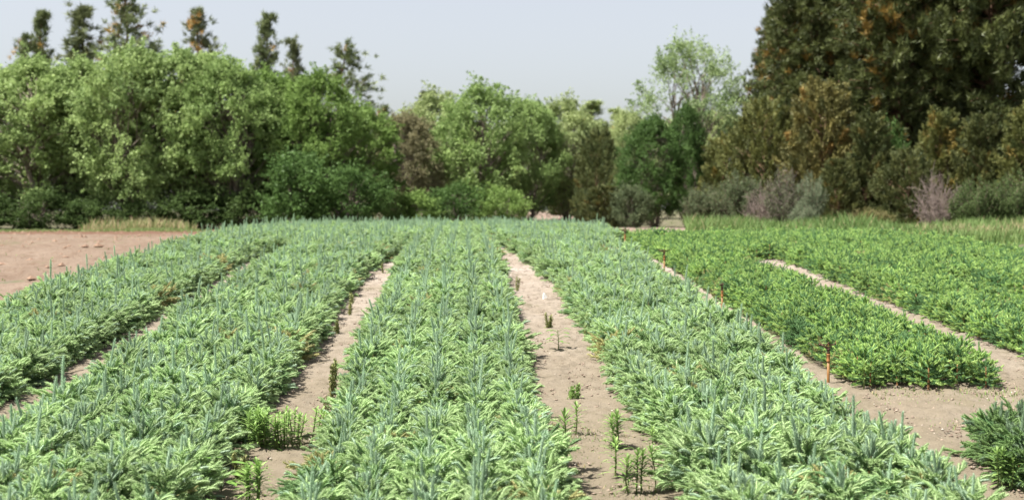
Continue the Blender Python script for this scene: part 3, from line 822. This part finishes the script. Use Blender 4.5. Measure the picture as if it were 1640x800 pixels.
crumbs('soil_clods', 700, (-16, -4.8), (14, 44), .10, M_clod, 'brown clods and dead roots scattered over the bare field')
for fx, fy, nm in (((-1.5, -.65), (5.4, 24), 'left path'), ((.35, 1.25), (5.4, 24), 'right path'), ((3.0, 5.0), (7.6, 11.2), 'bare crossing'), ((4.0, 5.0), (11, 26), 'path between the bright green beds')):
    crumbs('soil_crumbs', 2600, fx, fy, .016, M_crumb, f'dark soil crumbs on the {nm}')
    crumbs('pebbles', 220, fx, fy, .012, M_peb, f'small pale pebbles on the {nm}')

# ------------------------------------------------------------------ sprinklers
M_brass = solid_mat('yellow_riser_paint', (.185, .085, .022), (.24, .12, .034), 20, .5, 0.0, spec=.4)
M_coup = solid_mat('rusty_coupling', (.26, .12, .045), (.36, .17, .06), 40, .6, .3)
M_head = solid_mat('dark_bronze', (.045, .028, .02), (.11, .06, .04), 40, .45, .6)
def mk(fn, mat, name, smooth=False):
    mb = MB(); fn(mb); return mb.mesh(name, [mat], smooth)
def f_pipe(mb): lathe(mb, [(.0115, -.1), (.0115, .0), (.0115, .19)], 14)
def f_coup(mb): lathe(mb, [(.0125, .175), (.0165, .178), (.0165, .186), (.015, .189), (.015, .232), (.0165, .235), (.0165, .240), (.012, .243)], 14)
def f_body(mb):
    lathe(mb, [(.009, .24), (.012, .245), (.012, .262), (.009, .265), (.014, .272), (.017, .279), (.014, .286), (.008, .292)], 12)
    tube(mb, [(0, 0, .284), (-.012, 0, .293), (-.03, 0, .305), (-.060, .002, .316)], [.010, .0105, .0085, .0060], 10)      # nozzle barrel
    tube(mb, [(0, 0, .284), (.012, .0, .292), (.02, 0, .304)], [.009, .008, .006], 8)
def f_bridge(mb):
    for s in (-1, 1):
        tube(mb, [(s * .012, 0, .287), (s * .017, 0, .302), (s * .015, 0, .322), (s * .004, 0, .333)], .0038, 6)
    lathe(mb, [(.003, .326), (.008, .329), (.008, .337), (.004, .341)], 10)
def f_arm(mb):
    tube(mb, [(-.072, .006, .320), (-.045, .006, .322), (.0, .004, .319), (.030, -.004, .315), (.052, -.006, .326), (.066, -.006, .333)], [.0035, .0055, .006, .005, .004, .003], 7)
    box(mb, (-.073, .006, .320), (.012, .020, .018), 0, .5, .3)                # hammer spoon
    box(mb, (.050, -.006, .322), (.022, .010, .008), 0, .5, .1)
def f_spring(mb):
    t = np.linspace(0, 5 * 6.283, 44)
    tube(mb, np.stack([np.cos(t) * .007, np.sin(t) * .007, .300 + t / (5 * 6.283) * .026], 1), .0013, 4)
spr = [mk(f_pipe, M_brass, 'pipe', True), mk(f_coup, M_coup, 'coupling', True), mk(f_body, M_head, 'sprinkler_head', True),
       mk(f_bridge, M_head, 'bridge', True), mk(f_arm, M_head, 'swing_arm', True), mk(f_spring, M_coup, 'spring', True)]
def sprinkler(x, y, rz, lab, s=1.0):
    o = empty('sprinkler', (x, y, Zg(x, y) + .02), rz, lab, 'sprinkler', 'irrigation sprinklers standing along the path')
    o.scale = (s, s, s * .98)
    mobj('pipe', spr[0], o); mobj('coupling', spr[1], o); h = mobj('sprinkler_head', spr[2], o)
    for nm, m in (('bridge', spr[3]), ('swing_arm', spr[4]), ('spring', spr[5])): mobj(nm, m, h)
for y, px, rz, s, lab in ((11.25, 1328, .15, .98, 'largest sprinkler on a yellow riser, beside the front corner of the bright green bed'),
                       (15.8, 1157, 1.2, .98, 'second sprinkler from the front, slim yellow riser with dark narrow head'),
                       (20.4, 1064, .3, 1.0, 'third sprinkler from the front, wide dark head above the seedlings'),
                       (25.3, 1001, .1, 1.15, 'farthest smallest sprinkler, near the end of the bright green bed')):
    sprinkler(at(px, y), y, rz, lab, s)

# ------------------------------------------------------------------ weeds
M_weed = leaf_mat('weed_leaves', (.14, .25, .06), (.27, .40, .12), transl=.3)
M_wstem = leaf_mat('weed_stems', (.11, .16, .05), (.16, .20, .07), transl=.1)
M_brown = leaf_mat('dock_spikes', (.15, .19, .055), (.26, .26, .095), transl=.15)
M_broad = leaf_mat('broad_weed_leaves', (.11, .25, .04), (.24, .42, .09), transl=.35, rough=.35)
def lance(mb, b, d, L, w, tint, mat=0, sag=.35):
    """one narrow arching leaf with a folded midrib"""
    d = norm(d); k = 5; s = np.linspace(0, 1, k)
    p = b + d * (s * L)[:, None] - UP * (sag * L * s ** 2)[:, None]
    side = norm(np.cross(d, UP)); ww = w * np.array([.4, .95, 1, .65, .05])
    up = np.cross(side, d) * .15
    v = np.concatenate([p - side * ww[:, None] + up * w, p, p + side * ww[:, None] + up * w])
    t = []
    for i in range(k - 1):
        for o in (0, k):
            t += [(o + i, o + i + 1, o + k + i + 1), (o + i, o + k + i + 1, o + k + i)]
    mb.add(v, t, mat, tint)
def leafy_weed(h, n=26, L=.075, w=.0065, stems=1, spread=.0, bare=.45):
    st, lf = MB(), MB()
    for s in range(stems):
        a = rng.random() * 6.28; rr = spread * math.sqrt(rng.random()); hh = h * rng.uniform(.75, 1.05) if stems > 1 else h
        b = np.array([math.cos(a) * rr, math.sin(a) * rr, -.02]); top = b + np.array([math.cos(a) * .25 * rr + rng.normal(0, .012), math.sin(a) * .25 * rr + rng.normal(0, .012), hh])
        tube(st, [b, (b + top) / 2 + rng.normal(0, .004, 3), top], [.0035, .003, .0018], 6, 0, rng.uniform(.2, .8))
        for i in range(n):
            t = bare + (1 - bare) * (i / (n - 1)) ** .7
            az = i * 2.4 + rng.normal(0, .2); el = R(np.interp(t, [bare, .9, 1.0], [12, 40, 75]))
            lance(lf, b + (top - b) * t, sph(az, el), L * np.interp(t, [bare, .8, 1], [.85, 1.05, .6]) * rng.uniform(.8, 1.15), w, rng.uniform(.1, .85))
    return st.mesh('stem', [M_wstem]), lf.mesh('leaves', [M_weed])
def spike_weed(h, stems=3, col=None):
    st, lf = MB(), MB()
    for s in range(stems):
        a = rng.random() * 6.28
        b = np.array([math.cos(a) * .012, math.sin(a) * .012, -.02])
        top = b + np.array([math.cos(a) * .05 * rng.random() * h / .2, math.sin(a) * .05 * rng.random() * h / .2, h * rng.uniform(.55, 1.0) if s else h])
        tube(st, [b, (b + top) / 2, top], [.003, .003, .0015], 5, 0, .5)
        n = int(260 * np.linalg.norm(top - b) / .2)
        t = rng.uniform(.15, 1, n); P = b + (top - b) * t[:, None] + rng.normal(0, .007, (n, 3))
        leaves(lf, P, .016, rng.uniform(.1, .85, n), -.1, -.8, .45)
    return st.mesh('stem', [M_brown]), lf.mesh('leaves', [col or M_brown])
def broad_weed(h, n=9, size=.05):
    st, lf = MB(), MB()
    tube(st, [(0, 0, -.02), (.004, 0, h * .5), (.0, .004, h)], [.003, .0025, .0015], 5, 0, .5)
    for i in range(n):
        t = .25 + .75 * i / n; az = i * 2.2 + rng.normal(0, .3); d = sph(az, R(25)); b = np.array([0, 0, h * t])
        e = b + d * size * .8
        tube(st, [b, e], [.0014, .001], 4, 0, .5)
        lance(lf, e, sph(az, R(5)), size * rng.uniform(.8, 1.2), size * .33, rng.uniform(.2, .85), 0, .25)
    return st.mesh('stem', [M_wstem]), lf.mesh('leaves', [M_broad])
def weed(px, py, pr, cat, label, s=1.0, name='weed'):
    """px, py: where it meets the ground as seen in the photo, turned to a place on the sloping field"""
    y = 4556.0 / (py - 215.0)
    for _ in range(30):
        y = F * (2.0 - Zg(0, y)) / (py - 340.0)  if y < 20 else y
    x = at(px, y)
    o = empty(name, (x, y, Zg(x, y) + .02), rng.random() * 6.28, label, cat)
    o.scale = (s, s, s)
    mobj('stem', pr[0], o); mobj('leaves', pr[1], o)
    return o
W1 = leafy_weed(.20, 36, .075, .0038); W2 = leafy_weed(.14, 32, .065, .0038, bare=.3); W3 = leafy_weed(.16, 44, .075, .004, 3, .03, .2)
S1 = spike_weed(.20, 2); S2 = spike_weed(.10, 4, M_weed); S3 = spike_weed(.15, 4)
CL = leafy_weed(.16, 30, .055, .004, 26, .15, .15); B1 = broad_weed(.13, 9, .055); B2 = broad_weed(.12, 12, .045)
weed(907, 768, W1, 'weed', 'tall leggy weed with a leaf tuft on a bare stem, right path', 1.9)
weed(922, 702, W2, 'weed', 'slim leafy weed behind the tall leggy one, beside the centre bed', 1.6)
weed(920, 645, S2, 'weed', 'small dark green forked weed alone in the middle of the right path', 1.54)
weed(990, 728, W3, 'weed', 'upper bushy leafy weed of the cluster on the right path', 1.55)
weed(985, 775, W2, 'weed', 'yellow-leaved weed at the left of the cluster on the right path', 1.76)
weed(1018, 800, W3, 'weed', 'front leafy weed of the cluster on the right path', 1.55)
weed(1052, 800, W1, 'weed', 'slender weed between the cluster and the right bed edge', 1.36)
weed(1045, 735, W2, 'weed', 'small leafy weed poking out of the right bed edge', 1.28)
weed(880, 533, S3, 'weed', 'yellowish spiky weed by the right bed, behind the sprawling one', 1.35)
weed(894, 566, B2, 'weed', 'pale sprawling weed with small round leaves on the right path', 1.62)
weed(828, 470, S1, 'weed', 'single thin weed stem far along the right path', 1.05)
weed(935, 545, S1, 'weed', 'brownish spike weed against the left edge of the right bed', 1.35)
weed(455, 715, CL, 'weed', 'dense leafy weed clump at the right edge of the left bed', 1.50)
weed(418, 722, W3, 'weed', 'leafy weed just left of the dense clump', 1.55)
weed(395, 722, W2, 'weed', 'small leafy weed left of the clump, half in the seedlings', 1.76)
weed(528, 640, S1, 'weed', 'tall narrow green spike weed in the left path, leafy at its tip', 1.58)
weed(525, 668, S1, 'weed', 'short spike weed just in front of the tall one on the left path', 0.75)
weed(571, 580, S3, 'weed', 'small spiky weed touching the left edge of the centre bed', 1.01)
weed(542, 540, S3, 'weed', 'brown-green spike weed at the edge of the left path', 1.22)
weed(556, 508, S1, 'weed', 'brown spike weed farther up the left path edge', 1.35)
weed(526, 490, S3, 'weed', 'brown spike weed standing inside the left bed edge', 1.62)
weed(615, 450, S1, 'weed', 'tiny lone weed stem at the far end of the left path', 0.90)
weed(384, 780, S3, 'weed', 'reddish brown double-spiked weed low on the left path', 1.35)
weed(352, 795, B1, 'weed', 'broad-leaved yellow-green weed at the lower end of the left path', 1.50)
weed(410, 815, W3, 'weed', 'bright leafy weed at the bottom edge of the left path', 1.55)
weed(392, 815, W2, 'weed', 'paler leafy weed beside the bright one at the bottom edge', 1.60)
weed(462, 600, W2, 'weed', 'leafy weed leaning from the left bed over the path', 1.60)
weed(1385, 632, W2, 'weed', 'yellow-green weed right of the largest sprinkler', 1.76)
weed(1610, 795, W3, 'weed', 'leafy weed at the foot of the shade-toned corner bed', 1.40)

# ------------------------------------------------------------------ white marker
M_white = solid_mat('white_plastic', (.78, .78, .76), (.82, .82, .80), 20, .45)
def f_tag(mb):
    v = []
    prof = [(-.030, 0), (.026, 0), (.030, .03), (.010, .075), (-.006, .082), (-.018, .05)]
    for yy in (-.006, .006):
        v += [(x, yy + z * .25, z) for x, z in prof]
    n = len(prof); t = []
    for i in range(1, n - 1): t += [(0, i, i + 1), (n, n + i + 1, n + i)]
    for i in range(n):
        j = (i + 1) % n; t += [(i, i + n, j + n), (i, j + n, j)]
    mb.add(v, t)
def f_spike(mb): tube(mb, [(0, 0, -.05), (0, .001, .02)], [.003, .006], 6)
y = 17.0; x = at(873, y)
o = empty('plant_marker', (x, y, Zg(x, y) + .02), .5, 'small white plastic plant marker lying at the edge of the right path', 'plant marker')
mobj('plate', mk(f_tag, M_white, 'plate'), o); mobj('spike', mk(f_spike, M_white, 'spike'), o)

# ------------------------------------------------------------------ light
SUN_EL, SUN_AZ = 62.0, -108.0      # azimuth measured from +Y towards +X
sd = np.array([math.sin(R(SUN_AZ)) * math.cos(R(SUN_EL)), math.cos(R(SUN_AZ)) * math.cos(R(SUN_EL)), math.sin(R(SUN_EL))])
w = bpy.data.worlds.new('World'); scene.world = w; w.use_nodes = True
N, L = w.node_tree.nodes, w.node_tree.links
bg = N['Background']
sky = N.new('ShaderNodeTexSky'); sky.sky_type = 'NISHITA'; sky.sun_disc = False
sky.sun_elevation = R(SUN_EL); sky.sun_rotation = R(SUN_AZ); sky.air_density = 1.0; sky.dust_density = 2.0; sky.ozone_density = 1.0
hs = N.new('ShaderNodeHueSaturation'); hs.inputs['Hue'].default_value = 0.515; hs.inputs['Value'].default_value = 0.92; hs.inputs['Saturation'].default_value = 0.4
L.new(sky.outputs['Color'], hs.inputs['Color']); L.new(hs.outputs['Color'], bg.inputs['Color']); bg.inputs['Strength'].default_value = 0.070
sun = bpy.data.lights.new('sun', 'SUN'); sun.energy = 4.5; sun.angle = R(0.6); sun.color = (1.0, .955, .89)
so = bpy.data.objects.new('sun', sun); link(so)
from mathutils import Vector
so.rotation_euler = Vector(sd).to_track_quat('Z', 'Y').to_euler()

# ------------------------------------------------------------------ camera
cam = bpy.data.cameras.new('camera'); cam.lens = 50; cam.sensor_width = 36; cam.clip_start = .1; cam.clip_end = 6000
cam.dof.use_dof = True; cam.dof.focus_distance = 10.0; cam.dof.aperture_fstop = 2.6
co = bpy.data.objects.new('camera', cam); link(co)
co.location = (0, 0, 2.0)
co.rotation_euler = (R(90) - math.atan(60 / F), 0, -math.atan(77 / F))
scene.camera = co
vs = scene.view_settings
vs.view_transform = 'Standard'; vs.look = 'None'; vs.gamma = 1.0; vs.use_curve_mapping = False; vs.exposure = 1.47
scene.cycles.use_denoising = True
scene.cycles.max_bounces = 6; scene.cycles.diffuse_bounces = 3; scene.cycles.transparent_max_bounces = 4
scene.cycles.sample_clamp_indirect = 6
